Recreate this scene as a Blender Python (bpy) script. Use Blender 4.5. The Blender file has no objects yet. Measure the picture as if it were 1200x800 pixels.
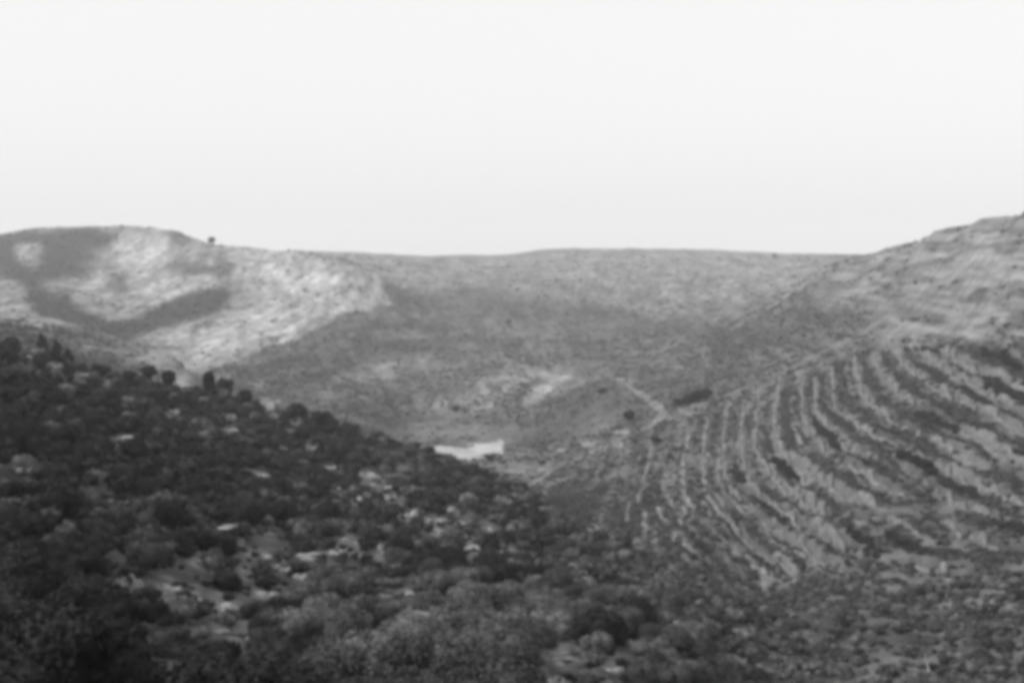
import bpy, math, random
import numpy as np
R = math.radians
random.seed(7)
rng = np.random.default_rng(11)
SC = bpy.context.scene
COL = SC.collection

# ------------------------------------------------------------------ camera
F = 1648.0                      # focal length in pixels of the 1200 px wide photograph
TH = math.atan(110 / F)         # the camera looks slightly down; eye level lies 110 px above the centre
CT, ST = math.cos(TH), math.sin(TH)
cam = bpy.data.objects.new('camera', bpy.data.cameras.new('camera'))
COL.objects.link(cam)
cam.data.sensor_width = 36; cam.data.lens = 36 * F / 1200
cam.data.clip_start = 0.1; cam.data.clip_end = 20000
cam.rotation_euler = (math.pi / 2 - TH, 0, 0)
SC.camera = cam

# ------------------------------------------------------------------ sky, sun, exposure
SUN_AZ = math.atan2(-0.90, -0.30); SUN_EL = R(36)      # the sun stands to the left, a little behind the camera
w = bpy.data.worlds.new('World'); SC.world = w; w.use_nodes = True
nt = w.node_tree; nt.nodes.clear()
out = nt.nodes.new('ShaderNodeOutputWorld'); bg = nt.nodes.new('ShaderNodeBackground')
sky = nt.nodes.new('ShaderNodeTexSky'); sky.sky_type = 'NISHITA'; sky.sun_disc = False
sky.sun_elevation = SUN_EL; sky.sun_rotation = SUN_AZ; sky.dust_density = 2.5; sky.ozone_density = 0.6
# old black-and-white film sees mostly blue and green light: the sky as grey, from those two channels
sp = nt.nodes.new('ShaderNodeSeparateColor'); mx_ = nt.nodes.new('ShaderNodeMix'); mx_.data_type = 'FLOAT'; mx_.inputs[0].default_value = 0.75
nt.links.new(sky.outputs[0], sp.inputs[0]); nt.links.new(sp.outputs[1], mx_.inputs[2]); nt.links.new(sp.outputs[2], mx_.inputs[3])
veil = nt.nodes.new('ShaderNodeMix'); veil.data_type = 'FLOAT'; veil.inputs[0].default_value = 0.80; veil.inputs[3].default_value = 5.35   # thin even veil of bright high cloud
nt.links.new(mx_.outputs[0], veil.inputs[2]); nt.links.new(veil.outputs[0], bg.inputs[0])
bg.inputs[1].default_value = 0.15
nt.links.new(bg.outputs[0], out.inputs[0])
sun = bpy.data.objects.new('sun', bpy.data.lights.new('sun', 'SUN')); COL.objects.link(sun)
sun.data.energy = 2.7; sun.data.angle = R(0.6); sun.data.color = (1, 1, 1)
sx, sy, sz = math.sin(SUN_AZ) * math.cos(SUN_EL), math.cos(SUN_AZ) * math.cos(SUN_EL), math.sin(SUN_EL)
from mathutils import Vector
sun.rotation_euler = Vector((sx, sy, sz)).to_track_quat('Z', 'Y').to_euler()
sun.location = (-60, -60, 90)
SC.view_settings.view_transform = 'Standard'; SC.view_settings.look = 'None'
SC.view_settings.exposure = 0.3; SC.view_settings.gamma = 1
SC.render.engine = 'CYCLES'
SC.cycles.pixel_filter_type = 'BLACKMAN_HARRIS'; SC.cycles.filter_width = 5.0   # an old soft lens
SC.cycles.use_denoising = True
SC.cycles.max_bounces = 5; SC.cycles.diffuse_bounces = 2; SC.cycles.volume_bounces = 2
SC.cycles.glossy_bounces = 1

# ------------------------------------------------------------------ helpers
def tag(o, label=None, cat=None, group=None, kind=None):
    if label: o['label'] = label
    if cat: o['category'] = cat
    if group: o['group'] = group
    if kind: o['kind'] = kind
    return o

def mesh_np(name, V, Fq, mat, attr=None, smooth=False):
    """V (n,3), Fq (m,4) quads (or (m,3))"""
    me = bpy.data.meshes.new(name)
    V = np.asarray(V, np.float32); Fq = np.asarray(Fq, np.int32)
    k = Fq.shape[1]
    me.vertices.add(len(V)); me.vertices.foreach_set('co', V.ravel())
    me.loops.add(Fq.size); me.loops.foreach_set('vertex_index', Fq.ravel())
    me.polygons.add(len(Fq))
    me.polygons.foreach_set('loop_start', np.arange(0, Fq.size, k, dtype=np.int32))
    me.polygons.foreach_set('loop_total', np.full(len(Fq), k, np.int32))
    if smooth: me.polygons.foreach_set('use_smooth', np.ones(len(Fq), bool))
    me.update(calc_edges=True)
    if attr is not None:
        a = me.attributes.new('tone', 'FLOAT', 'POINT'); a.data.foreach_set('value', np.asarray(attr, np.float32))
    me.materials.append(mat)
    return me

def link(name, me, parent=None, loc=(0, 0, 0)):
    o = bpy.data.objects.new(name, me); COL.objects.link(o); o.location = loc
    if parent: o.parent = parent
    return o

def empty(name, loc=(0, 0, 0), rz=0.0, scale=(1, 1, 1)):
    o = bpy.data.objects.new(name, None); COL.objects.link(o)
    o.location = loc; o.rotation_euler = (0, 0, rz); o.scale = scale; o.empty_display_size = 0.3
    return o

def hash2(i, j, s):
    n = (i * 374761393 + j * 668265263 + s * 1442695041) & 0xFFFFFFFF
    n = ((n ^ (n >> 13)) * 1274126177) & 0xFFFFFFFF
    return ((n ^ (n >> 16)) & 0xFFFFFF) / float(0xFFFFFF)

def vnoise(x, y, s=0):
    xi = np.floor(x).astype(np.int64); yi = np.floor(y).astype(np.int64)
    fx = x - xi; fy = y - yi
    fx = fx * fx * fx * (fx * (fx * 6 - 15) + 10); fy = fy * fy * fy * (fy * (fy * 6 - 15) + 10)
    a = hash2(xi, yi, s); b = hash2(xi + 1, yi, s); c = hash2(xi, yi + 1, s); d = hash2(xi + 1, yi + 1, s)
    return (a * (1 - fx) + b * fx) * (1 - fy) + (c * (1 - fx) + d * fx) * fy

def fbm(x, y, s=0, o=4, g=0.5):
    t = 0; a = 1; n = 0
    c, sn = math.cos(0.6), math.sin(0.6)
    for k in range(o):
        t = t + a * (vnoise(x, y, s + k * 17) * 2 - 1); n += a; a *= g
        x, y = (x * c - y * sn) * 2.03 + 5.3, (x * sn + y * c) * 2.03 + 1.7
    return t / n

def grey_mat(name, v, rough=0.95, var=0.25, scale=2.0, attr=False, bump=0.0, rand=0.0, spec=0.1, detail=6):
    m = bpy.data.materials.new(name); m.use_nodes = True
    t = m.node_tree; b = t.nodes['Principled BSDF']
    b.inputs['Roughness'].default_value = rough
    b.inputs['Specular IOR Level'].default_value = spec
    tc = t.nodes.new('ShaderNodeTexCoord'); nz = t.nodes.new('ShaderNodeTexNoise')
    nz.inputs['Scale'].default_value = scale; nz.inputs['Detail'].default_value = detail; nz.inputs['Roughness'].default_value = 0.65
    t.links.new(tc.outputs['Object'], nz.inputs['Vector'])
    mr = t.nodes.new('ShaderNodeMapRange')
    mr.inputs['From Min'].default_value = 0.28; mr.inputs['From Max'].default_value = 0.72
    mr.inputs['To Min'].default_value = 1 - var; mr.inputs['To Max'].default_value = 1 + var
    t.links.new(nz.outputs['Fac'], mr.inputs['Value'])
    cur = mr.outputs[0]
    def mul(a, bsock=None, val=None):
        n = t.nodes.new('ShaderNodeMath'); n.operation = 'MULTIPLY'
        t.links.new(a, n.inputs[0])
        if bsock is not None: t.links.new(bsock, n.inputs[1])
        else: n.inputs[1].default_value = val
        return n.outputs[0]
    if attr:
        at = t.nodes.new('ShaderNodeAttribute'); at.attribute_name = 'tone'
        cur = mul(cur, at.outputs['Fac'])
    if v is not None: cur = mul(cur, val=v)
    if rand:
        oi = t.nodes.new('ShaderNodeObjectInfo'); m2 = t.nodes.new('ShaderNodeMapRange')
        m2.inputs['To Min'].default_value = 1 - rand; m2.inputs['To Max'].default_value = 1 + rand
        t.links.new(oi.outputs['Random'], m2.inputs['Value']); cur = mul(cur, m2.outputs[0])
    cl = t.nodes.new('ShaderNodeCombineColor')
    for k in range(3): t.links.new(cur, cl.inputs[k])
    t.links.new(cl.outputs[0], b.inputs['Base Color'])
    if bump:
        bp = t.nodes.new('ShaderNodeBump'); bp.inputs['Strength'].default_value = 0.7; bp.inputs['Distance'].default_value = bump
        t.links.new(nz.outputs['Fac'], bp.inputs['Height']); t.links.new(bp.outputs[0], b.inputs['Normal'])
    return m

# ------------------------------------------------------------------ the lie of the land
# For some 20 bearings (given as photograph columns): distance in metres and the photograph row the ground reaches there.
PROF = {
 -500: [(18, 900), (60, 590), (110, 470), (180, 395), (250, 400), (400, 370), (520, 350), (700, 345), (1000, 305), (1300, 285), (1800, 300)],
 0:    [(20, 860), (28, 780), (60, 620), (110, 490), (190, 413), (250, 427), (330, 400), (420, 384), (500, 371), (580, 380), (720, 366), (900, 333), (1100, 302), (1300, 275), (1500, 276), (1900, 292)],
 50:   [(20, 870), (28, 795), (65, 625), (120, 500), (195, 423), (215, 420), (270, 434), (350, 405), (430, 388), (510, 373), (600, 382), (740, 368), (920, 333), (1120, 300), (1300, 267), (1500, 272), (1900, 295)],
 100:  [(20, 880), (28, 800), (70, 630), (130, 515), (190, 455), (225, 436), (290, 452), (380, 425), (460, 397), (520, 385), (620, 396), (760, 374), (1000, 326), (1150, 297), (1290, 266), (1500, 272), (1900, 296)],
 150:  [(22, 880), (30, 800), (75, 636), (135, 526), (195, 467), (232, 446), (300, 460), (390, 435), (460, 410), (510, 400), (620, 412), (760, 388), (980, 332), (1140, 298), (1270, 265), (1480, 272), (1900, 296)],
 200:  [(22, 890), (30, 800), (80, 645), (140, 540), (200, 480), (240, 456), (300, 470), (380, 448), (440, 420), (540, 434), (700, 408), (950, 340), (1120, 298), (1240, 270), (1440, 280), (1900, 296)],
 230:  [(22, 890), (30, 800), (82, 652), (142, 548), (200, 490), (242, 462), (300, 475), (360, 465), (410, 450), (520, 452), (680, 415), (930, 342), (1100, 302), (1220, 279), (1420, 290), (1900, 296)],
 250:  [(22, 890), (31, 800), (85, 656), (145, 552), (200, 495), (243, 465), (300, 478), (400, 475), (500, 457), (680, 415), (920, 345), (1100, 303), (1210, 285), (1400, 294), (1900, 297)],
 300:  [(24, 890), (33, 800), (90, 668), (150, 565), (205, 507), (245, 478), (310, 488), (430, 482), (600, 440), (800, 385), (950, 345), (1100, 306), (1180, 291), (1350, 300), (1900, 296)],
 350:  [(24, 890), (35, 800), (93, 675), (155, 575), (208, 520), (247, 489), (320, 500), (450, 485), (620, 442), (780, 395), (930, 345), (1060, 308), (1120, 294), (1300, 306), (1900, 294)],
 400:  [(26, 890), (37, 800), (96, 683), (160, 584), (212, 535), (250, 501), (330, 512), (450, 495), (600, 452), (740, 410), (880, 362), (1000, 316), (1060, 303), (1250, 315), (1450, 308), (1850, 295)],
 440:  [(27, 890), (39, 800), (98, 688), (165, 590), (214, 546), (250, 516), (330, 523), (450, 505), (600, 460), (760, 415), (880, 372), (960, 345), (1010, 322), (1200, 325), (1450, 313), (1850, 297)],
 500:  [(29, 890), (42, 800), (100, 695), (170, 602), (216, 558), (250, 534), (330, 545), (420, 536), (460, 522), (560, 487), (700, 432), (850, 397), (1000, 368), (1250, 338), (1500, 316), (1850, 300)],
 550:  [(31, 890), (45, 800), (105, 695), (170, 612), (213, 573), (245, 553), (310, 570), (410, 543), (460, 522), (560, 484), (700, 434), (850, 402), (1050, 368), (1300, 336), (1550, 314), (1850, 299)],
 600:  [(34, 890), (48, 800), (110, 694), (170, 628), (215, 588), (245, 573), (300, 588), (368, 560), (430, 532), (500, 502), (600, 460), (750, 420), (950, 380), (1250, 340), (1550, 312), (1850, 297)],
 640:  [(36, 890), (52, 800), (114, 700), (170, 645), (215, 605), (260, 588), (310, 577), (375, 550), (430, 528), (510, 497), (620, 456), (760, 420), (960, 380), (1260, 338), (1560, 310), (1850, 292)],
 700:  [(42, 890), (60, 800), (120, 706), (180, 655), (250, 612), (330, 560), (395, 520), (440, 509), (550, 466), (750, 420), (1000, 374), (1300, 334), (1550, 307), (1850, 291)],
 800:  [(52, 890), (75, 800), (140, 706), (200, 655), (257, 592), (340, 525), (412, 478), (480, 461), (600, 439), (800, 400), (1100, 352), (1400, 320), (1850, 292)],
 900:  [(70, 890), (105, 800), (160, 723), (206, 688), (233, 640), (255, 590), (280, 545), (330, 496), (440, 445), (520, 414), (600, 386), (700, 362), (850, 356), (1000, 345), (1300, 320), (1850, 296)],
 1000: [(80, 900), (120, 800), (155, 742), (183, 690), (200, 632), (222, 582), (262, 520), (305, 474), (400, 420), (440, 393), (490, 358), (540, 328), (600, 305), (750, 303), (1100, 302), (1850, 298)],
 1040: [(78, 900), (116, 800), (150, 740), (176, 690), (195, 625), (220, 570), (255, 515), (290, 474), (370, 410), (420, 372), (460, 335), (510, 303), (550, 291), (700, 300), (1100, 305), (1850, 300)],
 1100: [(76, 900), (112, 800), (142, 750), (167, 695), (190, 628), (216, 570), (243, 515), (275, 468), (320, 420), (355, 380), (385, 340), (420, 298), (455, 269), (560, 282), (900, 305), (1850, 305)],
 1150: [(75, 900), (108, 800), (136, 745), (160, 690), (183, 622), (208, 563), (228, 512), (252, 468), (285, 420), (318, 370), (345, 325), (372, 285), (400, 256), (500, 270), (900, 300), (1850, 310)],
 1200: [(74, 900), (105, 800), (130, 740), (152, 688), (175, 620), (200, 558), (215, 511), (232, 469), (256, 420), (282, 370), (305, 320), (328, 280), (355, 248), (450, 262), (900, 300), (1850, 315)],
 1700: [(60, 900), (100, 760), (130, 690), (160, 560), (185, 460), (220, 350), (260, 240), (300, 180), (360, 160), (600, 230), (1850, 320)],
}
def tan_of(py):
    yv = (400 - py) / F
    return (-ST + yv * CT) / (CT + yv * ST)

def pchip(x, y, xq):
    h = np.diff(x); d = np.diff(y) / h
    m = np.zeros(len(x)); m[0] = d[0]; m[-1] = d[-1]
    for i in range(1, len(x) - 1):
        if d[i - 1] * d[i] > 0:
            w1 = 2 * h[i] + h[i - 1]; w2 = h[i] + 2 * h[i - 1]
            m[i] = (w1 + w2) / (w1 / d[i - 1] + w2 / d[i])
    i = np.clip(np.searchsorted(x, xq) - 1, 0, len(x) - 2)
    t = (xq - x[i]) / h[i]
    return (y[i] * (2 * t**3 - 3 * t**2 + 1) + h[i] * m[i] * (t**3 - 2 * t**2 + t)
            + y[i + 1] * (-2 * t**3 + 3 * t**2) + h[i] * m[i + 1] * (t**3 - t**2))

# ring radii and bearings of the polar ground grid
RR = np.concatenate([[0.0, 0.7], np.exp(np.linspace(math.log(1.5), math.log(100), 420)), np.arange(100.8, 470, 0.85),
                     np.arange(471, 760, 2.2), np.arange(764, 2100, 6.0), np.exp(np.linspace(math.log(2110), math.log(3200), 30))])
AMAX = math.atan((1330 - 600) / F); 
az_fine = np.linspace(math.atan((-130 - 600) / F), AMAX, 900)
az_l = np.linspace(-math.pi, az_fine[0], 150)[:-1]; az_r = np.linspace(AMAX, math.pi, 150)[1:]
AZ = np.concatenate([az_l, az_fine, az_r])
keys = sorted(PROF); kaz = np.array([math.atan((k - 600) / F / CT) for k in keys])
lr = np.log(np.maximum(RR, 1e-3))
prof = np.zeros((len(keys), len(RR)))
for i, k in enumerate(keys):
    pts = PROF[k]; D = np.array([p[0] for p in pts], float); Z = D * np.array([tan_of(p[1]) for p in pts])
    D = np.concatenate([[0.5, 3.0], D, [2300, 2800, 3400]]); Z = np.concatenate([[-1.65, -1.9], Z, [Z[-1] - 30, -90, -170]])
    r = D / math.cos(kaz[i])
    prof[i] = pchip(np.log(r), Z, np.clip(lr, math.log(r[0]), math.log(r[-1])))
# cubic blend between bearings
def across(P, ka, a):
    a = np.clip(a, ka[0], ka[-1]); i = np.clip(np.searchsorted(ka, a) - 1, 0, len(ka) - 2)
    h = np.diff(ka); m = np.zeros_like(P); d = np.diff(P, axis=0) / h[:, None]
    m[0] = d[0]; m[-1] = d[-1]
    prod = d[1:] * d[:-1]
    m[1:-1] = np.where(prod > 0, 2 * prod / (d[1:] + d[:-1] + 1e-12 * np.sign(d[1:] + 1e-12)), 0)
    t = ((a - ka[i]) / h[i])[:, None]; hh = h[i][:, None]
    return (P[i] * (2 * t**3 - 3 * t**2 + 1) + hh * m[i] * (t**3 - 2 * t**2 + t) + P[i + 1] * (-2 * t**3 + 3 * t**2) + hh * m[i + 1] * (t**3 - t**2))
ZB = across(prof, kaz, AZ)                          # (bearing, ring)
# behind the camera the hillside climbs gently
back = np.clip((np.abs(AZ) - 0.9) / 1.3, 0, 1); back = (back * back * (3 - 2 * back))[:, None]
zback = np.where(RR < 400, -1.7 + RR * 0.10, 38 - (RR - 400) * 0.03)[None, :]
ZB = ZB * (1 - back) + zback * back
AA, RG = np.meshgrid(AZ, RR, indexing='ij')
X = RG * np.sin(AA); Y = RG * np.cos(AA)

def project(x, y, z):
    dz = y * CT - z * ST                            # depth
    dz = np.where(dz > 0.05, dz, 0.05)
    up = y * ST + z * CT
    return 600 + F * x / dz, 400 - F * up / dz
PX, PY = project(X, Y, ZB)
PX = np.where(Y > 1, PX, -9999.0)

def poly_dist(x, y, pts):
    """distance to a polyline, signed + on its right-hand side, and the arc length at the foot"""
    best = np.full(x.shape, 1e9); sg = np.zeros(x.shape); arc = np.zeros(x.shape); acc_ = 0.0
    for (x0, y0), (x1, y1) in zip(pts[:-1], pts[1:]):
        dx, dy = x1 - x0, y1 - y0; L = dx * dx + dy * dy + 1e-9
        t = np.clip(((x - x0) * dx + (y - y0) * dy) / L, 0, 1)
        ex, ey = x - x0 - t * dx, y - y0 - t * dy
        d = np.hypot(ex, ey); m = d < best
        best = np.where(m, d, best); sg = np.where(m, np.sign(dy * ex - dx * ey), sg)
        arc = np.where(m, acc_ + t * math.sqrt(L), arc); acc_ += math.sqrt(L)
    poly_dist.fade = smooth(0, 7, arc) * smooth(0, 7, acc_ - arc)
    return best, sg

# ---- where things are: a photograph point looked up on the bare terrain
def ground_at(px, py, zoff=0.0, rmin=14):
    a = math.atan((px - 600) / F / CT)
    j = int(np.clip(np.searchsorted(AZ, a), 1, len(AZ) - 1)); f = (a - AZ[j - 1]) / (AZ[j] - AZ[j - 1])
    z = ZB[j - 1] * (1 - f) + ZB[j] * f
    t = z / np.maximum(RR * math.cos(a), 1e-3)
    tt = tan_of(py)
    k = np.nonzero((t >= tt) & (RR > rmin))[0]
    if len(k) == 0: return None
    k = k[0]
    r = RR[k]
    if k > 0 and t[k - 1] < tt: r = RR[k - 1] + (RR[k] - RR[k - 1]) * (tt - t[k - 1]) / (t[k] - t[k - 1])
    return (r * math.sin(a), r * math.cos(a))

# regions
def smooth(e0, e1, x):
    t = np.clip((x - e0) / (e1 - e0), 0, 1); return t * t * (3 - 2 * t)

crest_px = [-500, 0, 50, 100, 150, 200, 250, 300, 350, 400, 440, 500, 550, 600, 640, 700, 800, 900, 1000, 1100, 1200, 1700]
crest_r  = [185, 190, 215, 228, 236, 243, 248, 254, 258, 262, 262, 262, 258, 258, 235, 215, 198, 190, 172, 152, 138, 120]
near_lim = np.interp(AZ, [math.atan((p - 600) / F) for p in crest_px], crest_r)[:, None] + 6 * fbm(X / 25, Y / 25, 3, 3)
is_near = (RG < near_lim)
spur_lim = np.interp(AZ, [math.atan((p - 600) / F) for p in [-500, 0, 100, 200, 235, 245]], [560, 560, 590, 500, 440, 0])[:, None]
is_spur = (~is_near) & (RG < spur_lim)
lh_near = np.interp(AZ, [math.atan((p - 600) / F) for p in [-500, 235, 250, 280, 345, 400, 462, 466]], [600, 600, 620, 670, 790, 870, 955, 5000])[:, None]
lh_far = np.interp(AZ, [math.atan((p - 600) / F) for p in [-500, 260, 300, 340, 380, 420, 445, 463]], [1450, 1400, 1250, 1150, 1080, 1045, 1010, 950])[:, None]
_e = 22 * fbm(X / 30, Y / 30, 4, 4) * (RG > 500)
is_lh = (~is_near) & (~is_spur) & (RG + _e > lh_near) & (RG + _e < lh_far)
th_far = np.interp(AZ, [math.atan((p - 600) / F) for p in [560, 640, 700, 770, 850, 900, 1000, 1040, 1200, 1700]], [0, 375, 400, 420, 500, 700, 720, 720, 720, 720])[:, None]
is_th = (~is_near) & (RG < th_far) & (AA > math.atan((600 - 600) / F))
is_valley = (~is_near) & (~is_spur) & (~is_th) & (~is_lh) & (RG < 560)
region = np.zeros(X.shape, np.int8)                 # 0 far ridge
region[is_valley] = 1; region[is_lh] = 2; region[is_spur] = 3; region[is_th] = 4; region[is_near] = 5

# ---- terrace walls (photograph points, looked up on the terrain)
TW = [
 [(918, 440), (913, 470), (911, 500), (917, 525), (936, 547), (958, 564)],
 [(945, 443), (942, 470), (946, 490), (960, 515), (976, 532)],
 [(958, 440), (959, 470), (963, 488), (980, 508), (1000, 524), (1030, 540)],
 [(975, 430), (980, 452), (980, 472), (998, 492), (1020, 508), (1050, 522), (1090, 540)],
 [(1003, 420), (1008, 442), (1016, 463), (1036, 484), (1058, 499), (1085, 512), (1120, 524), (1160, 545)],
 [(1025, 415), (1038, 442), (1060, 466), (1090, 483), (1125, 502), (1170, 519), (1200, 535), (1230, 548)],
 [(1045, 400), (1065, 428), (1092, 448), (1125, 466), (1165, 484), (1200, 500), (1230, 515)],
 [(1075, 400), (1095, 423), (1128, 442), (1165, 462), (1200, 478), (1230, 490)],
 [(1105, 412), (1145, 434), (1200, 455), (1230, 465)],
 [(896, 458), (891, 490), (889, 520), (898, 543), (913, 560), (932, 574), (954, 590), (982, 607)],
 [(927, 537), (945, 550), (965, 562), (988, 575), (1010, 585), (1038, 595)],
 [(876, 470), (872, 510), (878, 545), (897, 580), (930, 602), (975, 627), (1020, 650)],
 [(855, 480), (852, 520), (858, 560), (880, 590), (920, 620), (960, 647), (1010, 680)],
 [(833, 490), (828, 530), (833, 575), (853, 605), (888, 640), (938, 670)],
 [(812, 505), (804, 545), (810, 585), (834, 620), (868, 650), (910, 680)],
 [(788, 580), (799, 607), (820, 630), (844, 652), (878, 674)],
 [(774, 592), (789, 618), (810, 641), (838, 665)],
 [(760, 597), (762, 620), (772, 638), (787, 657)],
 [(747, 560), (741, 590), (738, 622)],
 [(768, 538), (757, 565), (751, 590)],
 [(1045, 530), (1075, 553), (1102, 570), (1130, 585), (1168, 602)],
 [(1100, 543), (1130, 556), (1165, 570), (1210, 588)],
 [(1015, 600), (1055, 611), (1100, 632)],
 [(1090, 598), (1130, 616), (1180, 638), (1215, 652)],
 [(985, 540), (1010, 553), (1040, 566), (1070, 583)],
 [(1060, 648), (1090, 662), (1130, 680)],
]
def densify(poly, step):
    o = []
    for (x0, y0), (x1, y1) in zip(poly[:-1], poly[1:]):
        n = max(1, int(math.hypot(x1 - x0, y1 - y0) / step))
        for k in range(n): o.append((x0 + (x1 - x0) * k / n, y0 + (y1 - y0) * k / n))
    o.append(poly[-1]); return o
def spline(poly, n=6):
    P = [poly[0]] + list(poly) + [poly[-1]]; o = []
    for i in range(1, len(P) - 2):
        p0, p1, p2, p3 = [np.array(q, float) for q in P[i - 1:i + 3]]
        for k in range(n):
            t = k / n
            o.append(tuple(0.5 * (2 * p1 + (p2 - p0) * t + (2 * p0 - 5 * p1 + 4 * p2 - p3) * t * t + (3 * p1 - p0 - 3 * p2 + p3) * t**3)))
    o.append(tuple(P[-2])); return o
def world_line(poly, n=3):
    o = []
    for p in spline(poly, n):
        g = ground_at(*p)
        if g is not None and (not o or math.hypot(g[0] - o[-1][0], g[1] - o[-1][1]) > 1.0): o.append(g)
    return o
walls_xy = [world_line(p) for p in TW]

# ---- steps held by the walls, plus natural ledges along the contour
DZ = np.zeros(X.shape)
sel = (RG > 120) & (RG < 480) & (AA > math.atan(90 / F)) & (AA < AMAX)
xs, ys = X[sel], Y[sel]; acc = np.zeros(xs.shape)
for wl in walls_xy:
    bx0, bx1 = min(p[0] for p in wl) - 12, max(p[0] for p in wl) + 12
    by0, by1 = min(p[1] for p in wl) - 12, max(p[1] for p in wl) + 12
    m = (xs > bx0) & (xs < bx1) & (ys > by0) & (ys < by1)
    d, s = poly_dist(xs[m], ys[m], wl)
    # lines run from far to near, so the uphill side is on their left (negative)
    e = np.clip(1 - d / 5.5, 0, 1)**1.2 * poly_dist.fade
    acc[m] += np.where(-s > 0, 1, -1) * (0.55 + 0.45 * fbm(xs[m] / 14, ys[m] / 14, 23, 2)) * e
DZ[sel] = acc
PH_ = {18: 0, 19: 1, 17: 1, 16: 2, 15: 3, 14: 4.5, 13: 6, 12: 7.5, 11: 9, 9: 10, 0: 11.3, 10: 12.2, 1: 13, 24: 13.3, 2: 14, 20: 14.5, 3: 15, 21: 15.2, 4: 16.5, 5: 17.8, 6: 19, 7: 20, 8: 21, 22: 11, 23: 12.5, 25: 10.5}
cp = np.array([(p[0], p[1], PH_[i]) for i, wl in enumerate(walls_xy) for p in wl[::2]])
def tps(r2): return np.where(r2 > 0, r2 * np.log(r2 + 1e-9), 0)
cs = cp[:, :2] / 100
K = tps(((cs[:, None] - cs[None])**2).sum(-1)) + np.eye(len(cs)) * 0.12
Pm = np.c_[np.ones(len(cs)), cs]; A_ = np.block([[K, Pm], [Pm.T, np.zeros((3, 3))]])
sol = np.linalg.solve(A_, np.r_[cp[:, 2], 0, 0, 0])
selp = (~is_near) & (RG < 730) & (AA > 0)
Q = np.stack([X[selp], Y[selp]], 1) / 100; val = sol[-3] + Q @ sol[-2:]
for c0, wgt in zip(cs, sol[:-3]): val += wgt * tps(((Q - c0)**2).sum(1))
PHI = np.zeros(X.shape); PHI[selp] = val
PHI += 0.35 * fbm(X / 16, Y / 16, 24, 3) + 0.22 * fbm(X / 5, Y / 5, 26, 3)
LOWF = smooth(385, 430, PY) * (1 - 0.6 * smooth(640, 700, PY)) * (1 - 0.65 * smooth(920, 1000, PX) * smooth(555, 610, PY))     # terraces fade out up the slope and at its foot
ALONG = fbm(X / 30, Y / 30, 25, 3)
q_ = PHI * 2.0; f_ = q_ - np.floor(q_)
DZ += np.where(region == 4, (smooth(0.50, 1.0, f_) - f_ + 0.4) * (0.60 + 0.9 * ALONG) * (0.05 + 1.0 * LOWF), 0)
warp = 1.6 * fbm(X / 60, Y / 60, 21, 3)
def ledge(z, step):
    q = z / step; f = q - np.floor(q)
    return (smooth(0.62, 1.0, f) - f) * step
A_th = np.where(region == 4, 1.0, 0.0)
low_band = smooth(395, 360, PY) * A_th + smooth(950, 880, PX) * smooth(800, 830, PX) * 0 
DZ += ledge(ZB + warp * 3.2, 4.2) * np.where((region == 0) | (region == 1), 0.4, 0)
# rough ground
DZ += 0.35 * fbm(X / 7, Y / 7, 5, 4) * smooth(4, 30, RG) + 0.30 * fbm(X / 1.8, Y / 1.8, 6, 3) * smooth(6, 30, RG) * (RG < 300)
DZ += np.where(RG > 400, 1, 0) * (2.8 * fbm(X / 75, Y / 75, 8, 4)) * smooth(400, 700, RG) * np.where(PY > 312, 1, 0.45) * np.where(region == 4, 0.2, 1)
DZ += 0.9 * fbm(X / 22, Y / 30, 9, 4) * smooth(60, 120, RG) * np.where((region == 4) & (PY < 420), 0.35, 1)
ZG = ZB + DZ

def H(x, y):
    """height of the finished ground"""
    r = math.hypot(x, y); a = math.atan2(x, y)
    i = int(np.clip(np.searchsorted(AZ, a), 1, len(AZ) - 1)); j = int(np.clip(np.searchsorted(RR, r), 1, len(RR) - 1))
    f = (a - AZ[i - 1]) / (AZ[i] - AZ[i - 1]); g = (r - RR[j - 1]) / (RR[j] - RR[j - 1])
    return float((ZG[i-1, j-1] * (1 - f) + ZG[i, j-1] * f) * (1 - g) + (ZG[i-1, j] * (1 - f) + ZG[i, j] * f) * g)
def Hv(x, y):
    r = np.hypot(x, y); a = np.arctan2(x, y)
    i = np.clip(np.searchsorted(AZ, a), 1, len(AZ) - 1); j = np.clip(np.searchsorted(RR, r), 1, len(RR) - 1)
    f = (a - AZ[i - 1]) / (AZ[i] - AZ[i - 1]); g = (r - RR[j - 1]) / (RR[j] - RR[j - 1])
    return (ZG[i-1, j-1] * (1 - f) + ZG[i, j-1] * f) * (1 - g) + (ZG[i-1, j] * (1 - f) + ZG[i, j] * f) * g
def region_at(x, y):
    r = np.hypot(x, y); a = np.arctan2(x, y)
    return region[np.clip(np.searchsorted(AZ, a), 1, len(AZ) - 1), np.clip(np.searchsorted(RR, r), 1, len(RR) - 1)]

# ---- ground colour: bare pale soil, scrub cover, rock (what grows or lies there), with haze painted into the far hills
tone = np.choose(region, [0.21, 0.19, 0.27, 0.22, 0.20, 0.15]).astype(float)
tone = np.where((region == 5) & (PX < 850), 0.105, tone)
tone = np.where(region == 0, 0.17 + 0.13 * smooth(400, 310, PY), tone)  # far hills pale towards the skyline: haze put into the ground colour
far_ = RG > 500; KY = np.where(far_, 5.0, 1.0)
wx = 13 * fbm(X / 28, Y / 28 / KY, 31, 5, 0.65)
wy = 8 * fbm(X / 28 + 9, Y / 28 / KY, 32, 5, 0.65)
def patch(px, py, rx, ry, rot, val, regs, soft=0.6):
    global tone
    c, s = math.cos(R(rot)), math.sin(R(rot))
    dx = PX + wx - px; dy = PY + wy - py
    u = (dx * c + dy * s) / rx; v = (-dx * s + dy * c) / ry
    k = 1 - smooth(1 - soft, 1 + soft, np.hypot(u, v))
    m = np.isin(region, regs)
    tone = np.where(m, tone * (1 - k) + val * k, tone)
L = (2,)
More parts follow.
